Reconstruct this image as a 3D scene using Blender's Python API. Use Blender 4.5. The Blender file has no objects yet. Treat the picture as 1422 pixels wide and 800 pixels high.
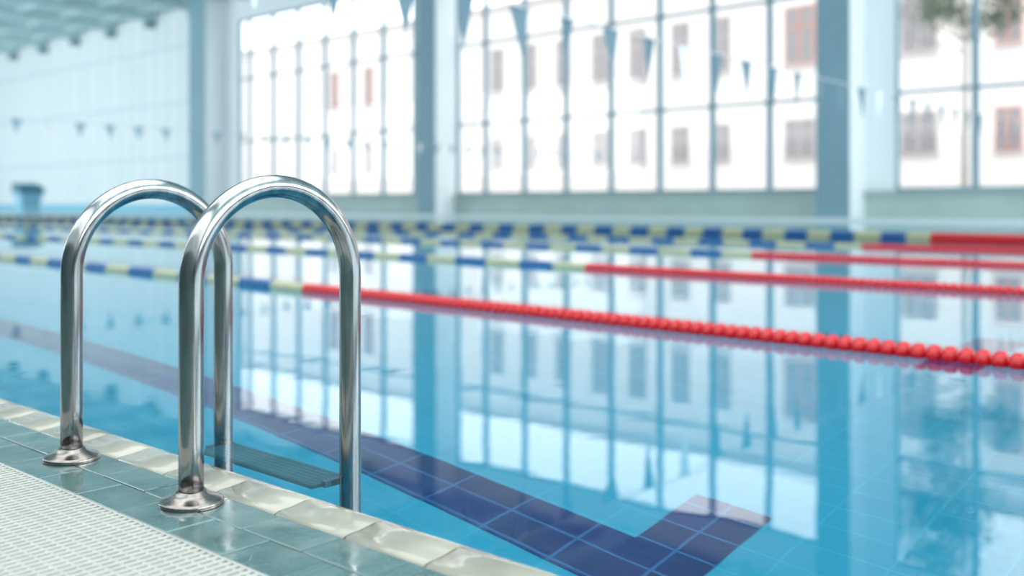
import bpy, math, random
from mathutils import Vector
random.seed(4)
scene = bpy.context.scene
COL = scene.collection

# ---------------------------------------------------------------- helpers
class MB:
    def __init__(s):
        s.v=[]; s.f=[]; s.m=[]; s.sm=[]
    def box(s,x0,x1,y0,y1,z0,z1,m=0):
        b=len(s.v)
        s.v += [(x0,y0,z0),(x1,y0,z0),(x1,y1,z0),(x0,y1,z0),(x0,y0,z1),(x1,y0,z1),(x1,y1,z1),(x0,y1,z1)]
        for q in ((0,3,2,1),(4,5,6,7),(0,1,5,4),(1,2,6,5),(2,3,7,6),(3,0,4,7)):
            s.f.append(tuple(b+i for i in q)); s.m.append(m); s.sm.append(False)
    def tile(s,x0,x1,y0,y1,z0,z1,c=0.003,m=0):
        b=len(s.v)
        s.v += [(x0,y0,z0),(x1,y0,z0),(x1,y1,z0),(x0,y1,z0),
                (x0,y0,z1-c),(x1,y0,z1-c),(x1,y1,z1-c),(x0,y1,z1-c),
                (x0+c,y0+c,z1),(x1-c,y0+c,z1),(x1-c,y1-c,z1),(x0+c,y1-c,z1)]
        for q in ((0,1,5,4),(1,2,6,5),(2,3,7,6),(3,0,4,7),(4,5,9,8),(5,6,10,9),(6,7,11,10),(7,4,8,11),(8,9,10,11),(0,3,2,1)):
            s.f.append(tuple(b+i for i in q)); s.m.append(m); s.sm.append(False)
    def tube(s,pts,rads,seg=16,m=0,cap=True):
        b=len(s.v); n=len(pts)
        P=[Vector(p) for p in pts]
        T=[]
        for i in range(n):
            a=P[max(i-1,0)]; c=P[min(i+1,n-1)]
            T.append((c-a).normalized())
        up=Vector((0,0,1)) if abs(T[0].z)<.9 else Vector((0,1,0))
        nrm=(up-T[0]*up.dot(T[0])).normalized()
        for i in range(n):
            nrm=(nrm-T[i]*nrm.dot(T[i])).normalized()
            bi=T[i].cross(nrm)
            r=rads[i] if isinstance(rads,(list,tuple)) else rads
            for k in range(seg):
                a=2*math.pi*k/seg
                s.v.append(tuple(P[i]+nrm*(r*math.cos(a))+bi*(r*math.sin(a))))
        for i in range(n-1):
            for k in range(seg):
                k2=(k+1)%seg
                s.f.append((b+i*seg+k,b+i*seg+k2,b+(i+1)*seg+k2,b+(i+1)*seg+k)); s.m.append(m); s.sm.append(True)
        if cap:
            s.f.append(tuple(b+k for k in range(seg))[::-1]); s.m.append(m); s.sm.append(False)
            s.f.append(tuple(b+(n-1)*seg+k for k in range(seg))); s.m.append(m); s.sm.append(False)
    def lathe(s,cx,cy,prof,seg=48,m=0):
        b=len(s.v); n=len(prof)
        for r,z in prof:
            for k in range(seg):
                a=2*math.pi*k/seg
                s.v.append((cx+r*math.cos(a),cy+r*math.sin(a),z))
        for i in range(n-1):
            for k in range(seg):
                k2=(k+1)%seg
                s.f.append((b+i*seg+k,b+i*seg+k2,b+(i+1)*seg+k2,b+(i+1)*seg+k)); s.m.append(m); s.sm.append(True)
    def face(s,pts,m=0):
        b=len(s.v); s.v+=[tuple(p) for p in pts]
        s.f.append(tuple(range(b,b+len(pts)))); s.m.append(m); s.sm.append(False)
    def build(s,name,mats,parent=None):
        me=bpy.data.meshes.new(name)
        me.from_pydata(s.v,[],s.f)
        for m in mats: me.materials.append(m)
        me.polygons.foreach_set('material_index',s.m)
        me.polygons.foreach_set('use_smooth',s.sm)
        me.update()
        ob=bpy.data.objects.new(name,me); COL.objects.link(ob)
        if parent: ob.parent=parent
        return ob

def mat(name,color,rough=.5,metal=0,spec=.5,noise=None,bump=None,coat=0):
    m=bpy.data.materials.new(name); m.use_nodes=True
    nt=m.node_tree; p=nt.nodes['Principled BSDF']
    p.inputs['Base Color'].default_value=(*color,1)
    p.inputs['Roughness'].default_value=rough
    p.inputs['Metallic'].default_value=metal
    p.inputs['Specular IOR Level'].default_value=spec
    p.inputs['Coat Weight'].default_value=coat
    tc=nt.nodes.new('ShaderNodeTexCoord')
    if noise:
        sc,amt=noise
        n=nt.nodes.new('ShaderNodeTexNoise'); n.inputs['Scale'].default_value=sc; n.inputs['Detail'].default_value=4
        nt.links.new(tc.outputs['Object'],n.inputs['Vector'])
        r=nt.nodes.new('ShaderNodeMapRange'); r.inputs['From Min'].default_value=.3; r.inputs['From Max'].default_value=.7
        r.inputs['To Min'].default_value=1-amt; r.inputs['To Max'].default_value=1+amt
        nt.links.new(n.outputs['Fac'],r.inputs['Value'])
        mx=nt.nodes.new('ShaderNodeVectorMath'); mx.operation='SCALE'
        mx.inputs[0].default_value=color
        nt.links.new(r.outputs['Result'],mx.inputs['Scale'])
        nt.links.new(mx.outputs[0],p.inputs['Base Color'])
    if bump:
        sc,d=bump
        n=nt.nodes.new('ShaderNodeTexNoise'); n.inputs['Scale'].default_value=sc; n.inputs['Detail'].default_value=3
        nt.links.new(tc.outputs['Object'],n.inputs['Vector'])
        b=nt.nodes.new('ShaderNodeBump'); b.inputs['Distance'].default_value=d; b.inputs['Strength'].default_value=1
        nt.links.new(n.outputs['Fac'],b.inputs['Height'])
        nt.links.new(b.outputs['Normal'],p.inputs['Normal'])
        if coat: nt.links.new(b.outputs['Normal'],p.inputs['Coat Normal'])
    return m

def brick_mat(name,c1,c2,mortar,bw,rh,ms,rough=.3,swiz=None):
    m=bpy.data.materials.new(name); m.use_nodes=True
    nt=m.node_tree; p=nt.nodes['Principled BSDF']
    p.inputs['Roughness'].default_value=rough
    tc=nt.nodes.new('ShaderNodeTexCoord')
    br=nt.nodes.new('ShaderNodeTexBrick')
    br.inputs['Color1'].default_value=(*c1,1); br.inputs['Color2'].default_value=(*c2,1); br.inputs['Mortar'].default_value=(*mortar,1)
    br.inputs['Scale'].default_value=1; br.inputs['Brick Width'].default_value=bw; br.inputs['Row Height'].default_value=rh
    br.inputs['Mortar Size'].default_value=ms; br.offset=0
    sep=nt.nodes.new('ShaderNodeSeparateXYZ'); cmb=nt.nodes.new('ShaderNodeCombineXYZ')
    nt.links.new(tc.outputs['Object'],sep.inputs[0])
    sw=swiz or 'YX'
    nt.links.new(sep.outputs[sw[0]],cmb.inputs['X']); nt.links.new(sep.outputs[sw[1]],cmb.inputs['Y'])
    nt.links.new(cmb.outputs[0],br.inputs['Vector'])
    nt.links.new(br.outputs['Color'],p.inputs['Base Color'])
    return m

# ---------------------------------------------------------------- materials
M_wall=mat('painted_wall',(.74,.79,.80),.6,noise=(.3,.03))
M_reflband=mat('dark_reflection_band',(.07,.12,.14),.5,noise=(.5,.1))  # unseen dark wall band, added to give the rails dark reflections
M_white=mat('white_render',(.90,.94,.96),.6)
M_colshade=mat('column_front_shade',(.25,.41,.48),.55,noise=(.5,.05))  # backlit shade of the column fronts, put into the colour
M_frame=mat('window_frame_paint',(.21,.34,.41),.5)
M_parapet=mat('parapet_greygreen',(.43,.54,.52),.55,noise=(1,.05))
M_ceil=mat('ceiling_paint',(.58,.74,.76),.7)
M_dark=mat('vent_bluegrey',(.18,.29,.34),.6)
M_skirt=mat('blue_skirting',(.25,.58,.75),.4)
M_grout=mat('dark_grout',(.03,.04,.035),.6)
M_coping=mat('cream_coping',(.30,.285,.232),.2,noise=(4,.32),bump=(10,.0012),coat=.4)
M_grate=mat('cream_plastic_grating',(.44,.435,.40),.4,noise=(30,.06))
M_gutter=mat('gutter_dark',(.09,.09,.08),.6)
M_pooltile=brick_mat('pool_floor_tile',(.0005,.30,.48),(.002,.325,.52),(.012,.39,.59),.25,.125,.003)
M_poolwall=brick_mat('pool_wall_tile',(.02,.42,.60),(.03,.46,.64),(.3,.7,.8),.25,.125,.004,swiz='YZ')
M_marktile=brick_mat('navy_marking_tile',(.001,.011,.10),(.002,.018,.16),(.02,.12,.32),.25,.125,.005)
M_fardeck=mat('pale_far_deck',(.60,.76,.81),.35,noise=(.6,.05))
M_building=mat('render_facade',(.70,.65,.63),.8,noise=(.2,.03))
M_bwin=mat('facade_window_glass',(.24,.22,.23),.3)
M_bframe=mat('facade_window_frame',(.46,.41,.41),.6)
M_bred=mat('facade_red_frame',(.58,.26,.20),.6)
M_ground=mat('outside_ground',(.62,.62,.60),.9)
M_leaf=mat('leaf',(.06,.11,.055),.7,noise=(2,.3))
M_bark=mat('bark',(.32,.30,.28),.8)
M_cord=mat('white_cord',(.7,.72,.72),.6)
M_flagb=mat('pennant_bluegrey',(.12,.20,.25),.7)
M_flagw=mat('pennant_white',(.8,.82,.84),.7)
M_blue=mat('starting_block_blue',(.03,.20,.32),.4)
M_tread=mat('ladder_tread_plastic',(.02,.13,.18),.3)

# wet green deck tile : patchy water film
M_decktile=mat('green_wet_tile',(.088,.155,.152),.10,noise=(9,.25),bump=(11,.0020),coat=.8)
nt=M_decktile.node_tree; p=nt.nodes['Principled BSDF']
tc=nt.nodes.new('ShaderNodeTexCoord'); n=nt.nodes.new('ShaderNodeTexNoise'); n.inputs['Scale'].default_value=7; n.inputs['Detail'].default_value=3
nt.links.new(tc.outputs['Object'],n.inputs['Vector'])
r=nt.nodes.new('ShaderNodeMapRange'); r.inputs['From Min'].default_value=.42; r.inputs['From Max'].default_value=.58; r.inputs['To Min'].default_value=.02; r.inputs['To Max'].default_value=.24
nt.links.new(n.outputs['Fac'],r.inputs['Value']); nt.links.new(r.outputs[0],p.inputs['Roughness']); nt.links.new(r.outputs[0],p.inputs['Coat Roughness'])

def steel(name,c0,c1,r0,r1):
    M=bpy.data.materials.new(name); M.use_nodes=True
    nt=M.node_tree; p=nt.nodes['Principled BSDF']
    p.inputs['Metallic'].default_value=1
    tc=nt.nodes.new('ShaderNodeTexCoord'); mp=nt.nodes.new('ShaderNodeMapping'); mp.inputs['Scale'].default_value=(60,60,8)
    n=nt.nodes.new('ShaderNodeTexNoise'); n.inputs['Scale'].default_value=1; n.inputs['Detail'].default_value=5
    nt.links.new(tc.outputs['Object'],mp.inputs[0]); nt.links.new(mp.outputs[0],n.inputs['Vector'])
    r=nt.nodes.new('ShaderNodeMapRange'); r.inputs['To Min'].default_value=r0; r.inputs['To Max'].default_value=r1
    nt.links.new(n.outputs['Fac'],r.inputs['Value']); nt.links.new(r.outputs[0],p.inputs['Roughness'])
    r2=nt.nodes.new('ShaderNodeValToRGB'); r2.color_ramp.elements[0].position=.3; r2.color_ramp.elements[0].color=(*c0,1)
    r2.color_ramp.elements[1].position=.65; r2.color_ramp.elements[1].color=(*c1,1)
    nt.links.new(n.outputs['Fac'],r2.inputs['Fac']); nt.links.new(r2.outputs[0],p.inputs['Base Color'])
    return M
M_steel=steel('brushed_stainless',(.26,.25,.245),(.40,.40,.40),.09,.22)
M_flange=steel('worn_steel_flange',(.20,.17,.155),(.33,.30,.28),.16,.30)

# water
M_water=bpy.data.materials.new('water_surface'); M_water.use_nodes=True
nt=M_water.node_tree; nt.nodes.clear()
o=nt.nodes.new('ShaderNodeOutputMaterial'); g=nt.nodes.new('ShaderNodeBsdfGlass')
g.inputs['IOR'].default_value=1.333; g.inputs['Roughness'].default_value=0.0; g.inputs['Color'].default_value=(.95,1,1,1)
tc=nt.nodes.new('ShaderNodeTexCoord')
n1=nt.nodes.new('ShaderNodeTexNoise'); n1.inputs['Scale'].default_value=1.6; n1.inputs['Detail'].default_value=2.5; n1.inputs['Roughness'].default_value=.45
nt.links.new(tc.outputs['Object'],n1.inputs['Vector'])
b=nt.nodes.new('ShaderNodeBump'); b.inputs['Strength'].default_value=1; b.inputs['Distance'].default_value=.0013
nt.links.new(n1.outputs['Fac'],b.inputs['Height'])
n2=nt.nodes.new('ShaderNodeTexNoise'); n2.inputs['Scale'].default_value=8; n2.inputs['Detail'].default_value=1.0
nt.links.new(tc.outputs['Object'],n2.inputs['Vector'])
b2=nt.nodes.new('ShaderNodeBump'); b2.inputs['Strength'].default_value=1; b2.inputs['Distance'].default_value=.00015
nt.links.new(n2.outputs['Fac'],b2.inputs['Height']); nt.links.new(b.outputs[0],b2.inputs['Normal'])
nt.links.new(b2.outputs[0],g.inputs['Normal'])
nt.links.new(g.outputs[0],o.inputs['Surface'])

# window glass
M_glass=bpy.data.materials.new('window_glass'); M_glass.use_nodes=True
nt=M_glass.node_tree; nt.nodes.clear()
o=nt.nodes.new('ShaderNodeOutputMaterial'); t=nt.nodes.new('ShaderNodeBsdfTransparent'); t.inputs[0].default_value=(.97,.99,.99,1)
gl=nt.nodes.new('ShaderNodeBsdfGlossy'); gl.inputs['Roughness'].default_value=.02
mx=nt.nodes.new('ShaderNodeMixShader'); mx.inputs[0].default_value=.05
nt.links.new(t.outputs[0],mx.inputs[1]); nt.links.new(gl.outputs[0],mx.inputs[2]); nt.links.new(mx.outputs[0],o.inputs['Surface'])

# lane rope colours along its length (metres, object Y)
M_rope=bpy.data.materials.new('lane_rope_discs'); M_rope.use_nodes=True
nt=M_rope.node_tree; p=nt.nodes['Principled BSDF']; p.inputs['Roughness'].default_value=.3
tc=nt.nodes.new('ShaderNodeTexCoord'); sp=nt.nodes.new('ShaderNodeSeparateXYZ'); nt.links.new(tc.outputs['Object'],sp.inputs[0])
def mth(op,a,bv):
    q=nt.nodes.new('ShaderNodeMath'); q.operation=op
    nt.links.new(a,q.inputs[0]); q.inputs[1].default_value=bv; return q.outputs[0]
d=mth('DIVIDE',sp.outputs['Y'],.8); fr=nt.nodes.new('ShaderNodeMath'); fr.operation='FRACT'; nt.links.new(d,fr.inputs[0])
gt=mth('GREATER_THAN',fr.outputs[0],.5)
m1=nt.nodes.new('ShaderNodeMix'); m1.data_type='RGBA'; m1.inputs[6].default_value=(.38,.40,.26,1); m1.inputs[7].default_value=(.004,.08,.26,1)
nt.links.new(gt,m1.inputs[0])
lt=mth('LESS_THAN',sp.outputs['Y'],4.85)
m2=nt.nodes.new('ShaderNodeMix'); m2.data_type='RGBA'; m2.inputs[7].default_value=(.52,.001,.008,1)
nt.links.new(lt,m2.inputs[0]); nt.links.new(m1.outputs[2],m2.inputs[6]); nt.links.new(m2.outputs[2],p.inputs['Base Color'])

# ribbed wall
M_rib=mat('ribbed_panel_wall',(.76,.82,.84),.5)
nt=M_rib.node_tree; p=nt.nodes['Principled BSDF']
tc=nt.nodes.new('ShaderNodeTexCoord'); w=nt.nodes.new('ShaderNodeTexBrick')
sp=nt.nodes.new('ShaderNodeSeparateXYZ'); cm=nt.nodes.new('ShaderNodeCombineXYZ')
nt.links.new(tc.outputs['Object'],sp.inputs[0]); nt.links.new(sp.outputs['Y'],cm.inputs['X']); nt.links.new(sp.outputs['Z'],cm.inputs['Y'])
w.offset=0; w.inputs['Scale'].default_value=1; w.inputs['Brick Width'].default_value=1.5; w.inputs['Row Height'].default_value=3.4; w.inputs['Mortar Size'].default_value=.07
w.inputs['Color1'].default_value=(.86,.89,.91,1); w.inputs['Color2'].default_value=(.82,.86,.88,1); w.inputs['Mortar'].default_value=(.64,.73,.77,1)
nt.links.new(cm.outputs[0],w.inputs['Vector']); nt.links.new(w.outputs['Color'],p.inputs['Base Color'])

# ---------------------------------------------------------------- dimensions
WZ=-.013; EDGE=1.046; FAR=30.5; Y0=-.4; Y1=50.0; DEPTH=-1.32
WALL=32.0; HY0=-16; HY1=95; HX0=-5; TOP=12.6
CI=.948   # inner line of coping

# floor (decks around the pool)
b=MB()
b.box(HX0,.50,HY0,HY1,-.25,0)
b.box(.50,.931,HY0,-1.0,-.25,0)
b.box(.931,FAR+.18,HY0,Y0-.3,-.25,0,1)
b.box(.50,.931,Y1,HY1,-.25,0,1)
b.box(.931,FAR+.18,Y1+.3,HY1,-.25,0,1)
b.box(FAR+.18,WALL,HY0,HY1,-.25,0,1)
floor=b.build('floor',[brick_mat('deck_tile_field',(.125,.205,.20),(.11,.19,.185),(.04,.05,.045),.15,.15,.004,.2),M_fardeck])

# overflow grating
b=MB()
y=-1.0
while y<Y1:
    b.box(.504,.777,y,y+.0095,-.022,0.0,0); y+=.0165
for i in range(12):
    x=.510+i*.0232
    b.box(x,x+.005,-1.0,Y1,-.02,-.001,0)
b.box(.50,.504,-1,Y1,-.03,.0005,0); b.box(.777,.781,-1,Y1,-.03,.0005,0)
b.box(.50,.781,-1,Y1,-.10,-.06,1)
b.build('overflow_grating',[M_grate,M_gutter])

# green border tiles
b=MB()
b.box(.7815,CI-.001,-1,Y1,-.10,-.004,1)
y=-1.0
while y<Y1:
    b.tile(.7835,.868,y+.0015,y+.1485,-.01,random.uniform(-.0005,.0008),.0015,0)
    y+=.15
y=-1.07
while y<Y1-.2:
    b.tile(.871,CI-.0025,y+.0015,y+.1485,-.01,random.uniform(-.0003,.001),.0015,0)
    y+=.15
b.build('deck_border_tiles',[M_decktile,M_grout])

# coping
prof=[(CI,-.03),(CI,-.003),(CI+.0035,.001),(.962,.003),(.978,.0035),(.998,.006),(1.013,.0085),(1.028,.007),(1.039,.001),(1.045,-.010),(1.047,-.03),(1.043,-.078),(CI,-.078)]
b=MB()
y=-.75; L=.1755
while y<Y1:
    a0=y+.0017; a1=y+L-.0017; k=len(b.v); n=len(prof)
    for yy,ins in ((a0,.0015),(a0+.002,0),(a1-.002,0),(a1,.0015)):
        for (px,pz) in prof:
            b.v.append((px,yy,pz-ins))
    for j in range(3):
        for q in range(n):
            q2=(q+1)%n
            b.f.append((k+j*n+q,k+(j+1)*n+q,k+(j+1)*n+q2,k+j*n+q2)); b.m.append(0); b.sm.append(q not in (0,11,12))
    b.f.append(tuple(k+q for q in range(n))); b.m.append(0); b.sm.append(False)
    b.f.append(tuple(k+3*n+q for q in range(n))[::-1]); b.m.append(0); b.sm.append(False)
    y+=L
b.box(CI+.002,1.040,-.75,Y1,-.076,-.006,1)
b.build('pool_coping',[M_coping,M_grout])
b=MB()
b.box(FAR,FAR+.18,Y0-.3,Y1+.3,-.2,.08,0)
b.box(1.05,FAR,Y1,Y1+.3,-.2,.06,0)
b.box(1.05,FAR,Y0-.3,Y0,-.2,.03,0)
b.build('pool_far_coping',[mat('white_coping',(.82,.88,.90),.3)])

# basin
b=MB()
b.box(.93,FAR+.18,Y0-.2,Y1+.2,DEPTH-.1,DEPTH,0)
b.box(.93,1.035,Y0,Y1,DEPTH,-.101,1)
b.box(.95,1.035,Y0,Y1,-.101,-.079,1)
b.box(FAR,FAR+.18,Y0,Y1,DEPTH,-.2,1)
b.box(1.035,FAR,Y0-.2,Y0,DEPTH,-.2,1)
b.box(1.035,FAR,Y1,Y1+.2,DEPTH,-.2,1)
b.build('pool_basin',[M_pooltile,M_poolwall])
ROPES=[3.63+2.75*i for i in range(9)]
centers=[2.235]+[(ROPES[i]+ROPES[i+1])/2 for i in range(8)]+[ROPES[8]+1.4]
b=MB()
for c in centers:
    b.box(c-.125,c+.125,1.625,Y1-2,DEPTH,DEPTH+.004,0)
    b.box(c-.46,c+.46,1.375,1.625,DEPTH,DEPTH+.004,0)
    b.box(c-.46,c+.46,Y1-2,Y1-1.75,DEPTH,DEPTH+.004,0)
b.build('lane_floor_markings',[M_marktile])

# water
b=MB(); b.face([(1.036,Y0,WZ),(FAR,Y0,WZ),(FAR,Y1,WZ),(1.036,Y1,WZ)])
b.build('pool_water',[M_water])

# ---------------------------------------------------------------- lane ropes
def drift(s):
    if s<10: return .054*(s-5)
    t=(s-10)/40
    return .27*(1-t)**1.0
b=MB()
pr=[(0,.011),(.004,.031),(.014,.040),(.034,.040),(.044,.031),(.048,.011)]
rings=[]
y=Y0+.02
while y<Y1-.1:
    for dy,rr in pr: rings.append((y+dy,rr))
    y+=.052
SEG=12
for (yy,rr) in rings:
    dx=drift(yy)
    for k in range(SEG):
        a=2*math.pi*k/SEG; b.v.append((dx+rr*math.cos(a),yy,rr*math.sin(a)))
for i in range(len(rings)-1):
    for k in range(SEG):
        k2=(k+1)%SEG
        b.f.append((i*SEG+k,(i+1)*SEG+k,(i+1)*SEG+k2,i*SEG+k2)); b.m.append(0); b.sm.append(True)
r0=b.build('lane_rope',[M_rope])
for i,x in enumerate(ROPES):
    if i in (6,7,8): continue
    o=r0 if i==0 else bpy.data.objects.new('lane_rope',r0.data)
    if i: COL.objects.link(o)
    o.location=(x,0,WZ+.006)
    if i==4: o.scale=(2.6,1,2.6); o.location=(x-.3,0,WZ+.03)

# ---------------------------------------------------------------- ladder
lad=bpy.data.objects.new('pool_ladder',None); COL.objects.link(lad)
DX=.886; PX=1.223; R=.0205; ATOP=.532
def rail(name,y):
    b=MB(); rad=(PX-DX)/2; zc=ATOP-rad
    pts=[(DX,y,0)]+[(DX,y,z) for z in (.1,.2,.3)]
    for k in range(33):
        a=math.pi-math.pi*k/32
        pts.append((DX+rad+rad*math.cos(a),y,zc+rad*math.sin(a)))
    pts+=[(PX,y,z) for z in (.2,.1,0,-.1,-.4,-.8,-.95)]
    for k in range(1,9):
        a=k/8*math.pi/2
        pts.append((PX-.1+.1*math.cos(a),y,-.95-.1*math.sin(a)))
    pts.append((1.037,y,-1.05))
    b.tube(pts,R,40)
    b.build(name,[M_steel],lad)
    b=MB()
    b.lathe(DX,y,[(.0525,.001),(.0525,.006),(.051,.0085),(.047,.010),(.036,.0135),(.029,.018),(.026,.022),(.0235,.024),(.0200,.024)],64)
    b.build(name+'_flange',[M_flange],lad)
YN,YF=1.502,1.941
rail('rail_near',YN); rail('rail_far',YF)
for i,z in enumerate((-.065,-.33,-.58,-.83)):
    b=MB()
    b.tile(PX-.075,PX+.015,YN+.02,YF-.02,z-.025,z,.004,0)
    for k in range(6):
        x=PX-.068+k*.0135
        b.box(x,x+.006,YN+.03,YF-.03,z,z+.002,0)
    b.box(PX-.05,PX+.012,YN+.012,YN+.024,z-.03,z+.01,1); b.box(PX-.05,PX+.012,YF-.024,YF-.012,z-.03,z+.01,1)
    b.build('tread_%d'%(i+1),[M_tread,M_steel],lad)

# ---------------------------------------------------------------- window wall
SILL=.95; HEAD=11.0; MOD=2.274; MB0=30.07
cols=[(12.95,14.08),(31.79,32.95),(50.55,52.30),(-6.05,-4.9)]
b=MB()
b.box(WALL-.12,WALL+.3,HY0,52.0,0,SILL,1)
b.box(WALL-.25,WALL+.3,HY0,52.0,SILL-.1,SILL,1)
b.box(WALL,WALL+.3,HY0,52.0,HEAD,TOP,0)
b.box(WALL,WALL+.3,12.0,12.95,SILL,HEAD,0)
b.box(WALL,WALL+.3,49.2,50.6,SILL,HEAD,0)
b.box(WALL,WALL+.3,52.0,HY1,0,TOP,2)
b.build('wall_window_side',[M_white,M_parapet,M_rib])
b=MB(); b.box(WALL-.05,WALL,52.3,HY1,0,.55,0); b.build('baseboard_window_side',[M_skirt])
for (a,c) in cols:
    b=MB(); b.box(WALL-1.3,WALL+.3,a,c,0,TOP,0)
    b.box(WALL-1.31,WALL-1.295,a,c,0,TOP,1)  # thin front sheet carries the painted shade; sides stay white
    b.build('wall_column',[M_white,M_colshade])
bays=[(HY0,-6.05),(-4.9,12.0),(14.08,31.79),(32.95,49.2)]
mull=[MB0+MOD*k for k in range(-25,12)]
for i,(a,c) in enumerate(bays):
    b=MB()
    for s in mull:
        if a+.2<s<c-.2: b.box(WALL+.02,WALL+.2,s-.09,s+.09,SILL,HEAD,0)
    for z in (SILL+.06,4.1,7.65,HEAD-.06): b.box(WALL+.03,WALL+.17,a,c,z-.055,z+.055,0)
    b.box(WALL+.02,WALL+.2,a,a+.08,SILL,HEAD,0); b.box(WALL+.02,WALL+.2,c-.08,c,SILL,HEAD,0)
    b.face([(WALL+.1,a,SILL),(WALL+.1,c,SILL),(WALL+.1,c,HEAD),(WALL+.1,a,HEAD)],1)
    b.build('window_%d'%(i+1),[M_frame,M_glass])

# other walls, ceiling
b=MB(); b.box(HX0,WALL,HY1,HY1+.3,0,TOP); b.build('wall_pool_end',[M_rib])
b=MB(); b.box(HX0,WALL,HY0-.3,HY0,2.8,TOP); b.box(HX0,WALL,HY0-.3,HY0,0,2.8,1); b.build('wall_start_end',[M_wall,M_reflband])  # dark lower band added for reflections in the steel
b=MB(); b.box(HX0-.3,HX0,HY0,HY1,3.2,TOP); b.box(HX0-.3,HX0,HY0,HY1,0,3.2,1); b.build('wall_deck_side',[M_wall,M_reflband])  # same added dark band, out of view, mirrored by the rails
b=MB(); b.box(HX0-.3,WALL+.3,HY0-.3,HY1+.3,TOP,TOP+.3)
s=74.1-5.17*17
while s<HY1:
    b.box(HX0,WALL,s-.2,s+.2,TOP-.55,TOP); s+=5.17
x=HX0+2
while x<WALL:
    b.box(x-.06,x+.06,HY0,HY1,TOP-.25,TOP); x+=2.6
b.build('ceiling',[M_ceil])
b=MB(); s=74.1-5.17*4
while s<HY1:
    b.box(WALL-.6,WALL,s-.22,s+.22,TOP-.95,TOP-.55); s+=5.17
b.build('ceiling_vent_boxes',[M_dark])

# ---------------------------------------------------------------- pennants
def pennants(s,z,x0,x1,pitch,w,h,off):
    e=bpy.data.objects.new('backstroke_flag_line',None); COL.objects.link(e)
    b=MB(); sag=.12
    f=lambda x: z-sag*(1-((2*(x-x0)/(x1-x0))-1)**2)
    b.tube([(x0+(x1-x0)*i/30,s,f(x0+(x1-x0)*i/30)) for i in range(31)],.006,6)
    b.build('cord',[M_cord],e)
    b=MB(); x=x0+off; i=0
    while x<x1-.3:
        tw=random.uniform(-.05,.05); zz=f(x)
        m=1 if i%8==5 else 0
        b.face([(x-w/2,s-tw*.3,zz),(x,s+.012,zz-.003),(x+tw*.3,s+tw,zz-h)],m)
        b.face([(x,s+.012,zz-.003),(x+w/2,s+tw*.3,zz),(x+tw*.3,s+tw,zz-h)],m)
        x+=pitch; i+=1
    b.build('pennants',[M_flagb,M_flagw],e)
    b=MB(); b.tube([(x0,s,0),(x0,s,z+.05)],.025,12); b.lathe(x0,s,[(.09,0),(.09,.01),(.03,.03)],24); b.build('post',[M_steel],e)
pennants(5.0,2.08,.3,31.9,.59,.20,.40,.1)
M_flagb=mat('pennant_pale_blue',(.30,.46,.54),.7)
pennants(23.25,2.55,.3,31.9,.73,.26,.34,.3)

# ---------------------------------------------------------------- starting blocks at far end
for x in (21.0,15.8):
    b=MB()
    b.box(x-.45,x+.45,Y1+.45,Y1+1.1,0,.75,0)
    b.box(x-.5,x+.5,Y1+.30,Y1+1.2,.72,1.1,0)
    k=len(b.v)
    b.v+=[(x-.6,Y1+.25,1.1),(x+.6,Y1+.25,1.1),(x+.6,Y1+1.25,1.1),(x-.6,Y1+1.25,1.1),(x-.6,Y1+.25,1.35),(x+.6,Y1+.25,1.35),(x+.6,Y1+1.25,1.6),(x-.6,Y1+1.25,1.6)]
    for q in ((0,3,2,1),(4,5,6,7),(0,1,5,4),(1,2,6,5),(2,3,7,6),(3,0,4,7)): b.f.append(tuple(k+i for i in q)); b.m.append(1); b.sm.append(False)
    b.build('starting_block',[M_skirt,M_blue])

# ---------------------------------------------------------------- outside
b=MB(); b.box(WALL+.3,160,-120,260,-.6,-.3); b.build('ground_outside',[M_ground])
b=MB()
b.box(60,75,-60,210,-.3,16.6,0)
b.box(59.6,75.2,-60,210,16.4,16.8,2)
b.box(59.85,60,-60,210,1.2,1.5,2)
sx=[76,71,64,60,54.9,51.4,48,44.5,41.1,37.5,34.3,28.6,21.1,16.2,9,2,-5,-12,-20]
for i,s in enumerate(sx):
    for (zc,hh,ww) in ((4.8,1.15,.62),(11.4,1.8,.62)):
        ww2=.95 if s in (28.6,21.1) else ww
        red = (s in (76,71) and zc>8) or s==16.2 or (s==28.6 and zc>8)
        fm=3 if red else 2
        b.box(59.93,60.05,s-ww2-.1,s+ww2+.1,zc-hh-.1,zc+hh+.1,fm)
        b.box(59.90,60.05,s-ww2,s+ww2,zc-hh,zc+hh,1)
        b.box(59.86,60.05,s-.05,s+.05,zc-hh,zc+hh,fm)
        b.box(59.86,60.05,s-ww2,s+ww2,zc+hh*.3-.05,zc+hh*.3+.05,fm)
        b.box(59.7,60.05,s-ww2-.2,s+ww2+.2,zc-hh-.25,zc-hh-.15,2)
b.build('apartment_building',[M_building,M_bwin,M_bframe,M_bred])
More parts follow.
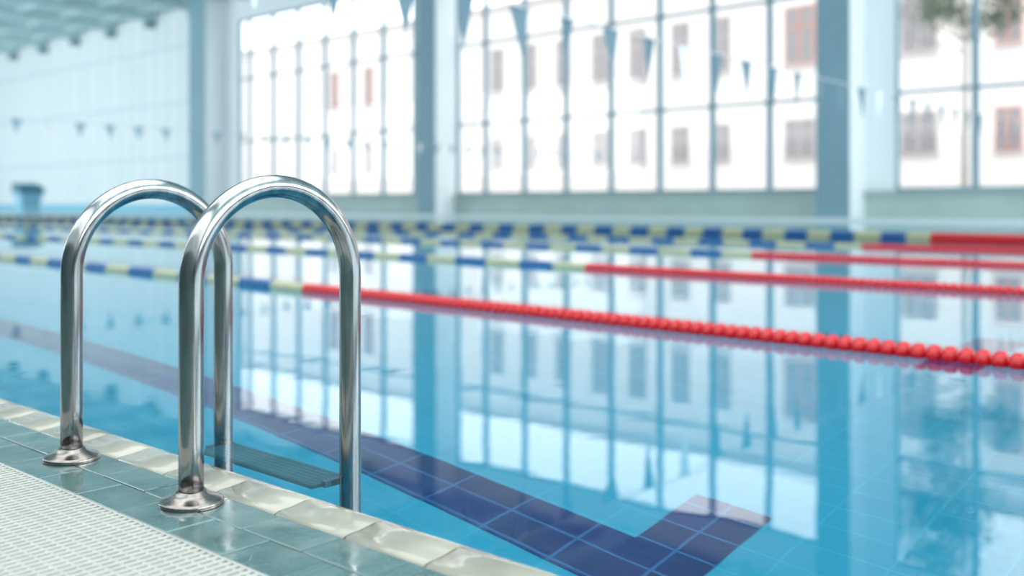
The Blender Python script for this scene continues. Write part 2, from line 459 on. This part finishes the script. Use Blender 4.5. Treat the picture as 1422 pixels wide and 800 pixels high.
# tree
tr=bpy.data.objects.new('tree',None); COL.objects.link(tr)
b=MB()
TX,TY=45,13.9
b.tube([(TX,TY,-.3),(TX+.05,TY+.03,4),(TX,TY-.05,8),(TX+.1,TY+.1,12),(TX,TY,15.5)],[.14,.12,.11,.08,.03],10)
clumps=[]
for i in range(36):
    z=random.uniform(8.3,15.5); a=random.uniform(0,6.28); rr=random.uniform(.3,3.2)*(1.15-(z-8.8)/9)
    c=Vector((TX+rr*math.cos(a),TY+rr*math.sin(a)+1.5,z)); clumps.append(c)
    b.tube([(TX,TY,z-1.2),(TX+(c.x-TX)*.5,TY+(c.y-TY)*.5,z-.4),tuple(c)],[.06,.04,.015],6)
b.build('trunk',[M_bark],tr)
b=MB()
for c in clumps:
    for j in range(220):
        d=Vector((random.gauss(0,.45),random.gauss(0,.5),random.gauss(0,.30)))
        q=c+d; u=Vector((random.gauss(0,1),random.gauss(0,1),random.gauss(0,1))).normalized(); v=u.orthogonal().normalized()
        sz=random.uniform(.08,.16)
        b.face([q-u*sz,q+v*sz*.5,q+u*sz,q-v*sz*.5])
b.build('foliage',[M_leaf],tr)

# ---------------------------------------------------------------- light
w=bpy.data.worlds.new('overcast_sky'); scene.world=w; w.use_nodes=True
bg=w.node_tree.nodes['Background']; bg.inputs[0].default_value=(.96,.985,1,1); bg.inputs[1].default_value=2.95
def area(name,loc,rot,sx,sy,rad,col):
    l=bpy.data.lights.new(name,'AREA'); l.shape='RECTANGLE'; l.size=sx; l.size_y=sy
    l.energy=rad*math.pi*sx*sy; l.color=col
    o=bpy.data.objects.new(name,l); COL.objects.link(o); o.location=loc; o.rotation_euler=rot
    return o
area('deck_side_fill',(HX0+.2,15,8.2),(math.radians(90),0,math.radians(-90)),58,6,2.0,(.94,.985,1))  # added fill from the deck-side wall, no window modelled there
area('deck_side_fill',(HX0+.2,70,7.2),(math.radians(90),0,math.radians(-90)),46,8,6.8,(.95,.985,1))  # stronger added fill, brightens the ribbed wall at the far left
area('start_end_fill',(14,HY0+.2,7.2),(math.radians(90),0,0),30,8,5.6,(.95,.985,1))  # added fill behind the view, brightens the right sides of the columns
area('overhead_fill',(3,4,11.9),(0,0,0),12,22,2.6,(1,.99,.97))  # added overhead fill for the near deck, no fixture modelled

# ---------------------------------------------------------------- camera
cam=bpy.data.cameras.new('camera'); co=bpy.data.objects.new('camera',cam); COL.objects.link(co)
cam.lens=1383/1422*36; cam.sensor_width=36
cam.shift_y=-115/1422
co.location=(0,0,.498); co.rotation_euler=(math.radians(90),0,-math.atan(1557/1383))
cam.dof.use_dof=True; cam.dof.focus_distance=1.78; cam.dof.aperture_fstop=2.0
cam.clip_end=500; cam.clip_start=.02
scene.camera=co
scene.view_settings.view_transform='Standard'
scene.view_settings.look='None'
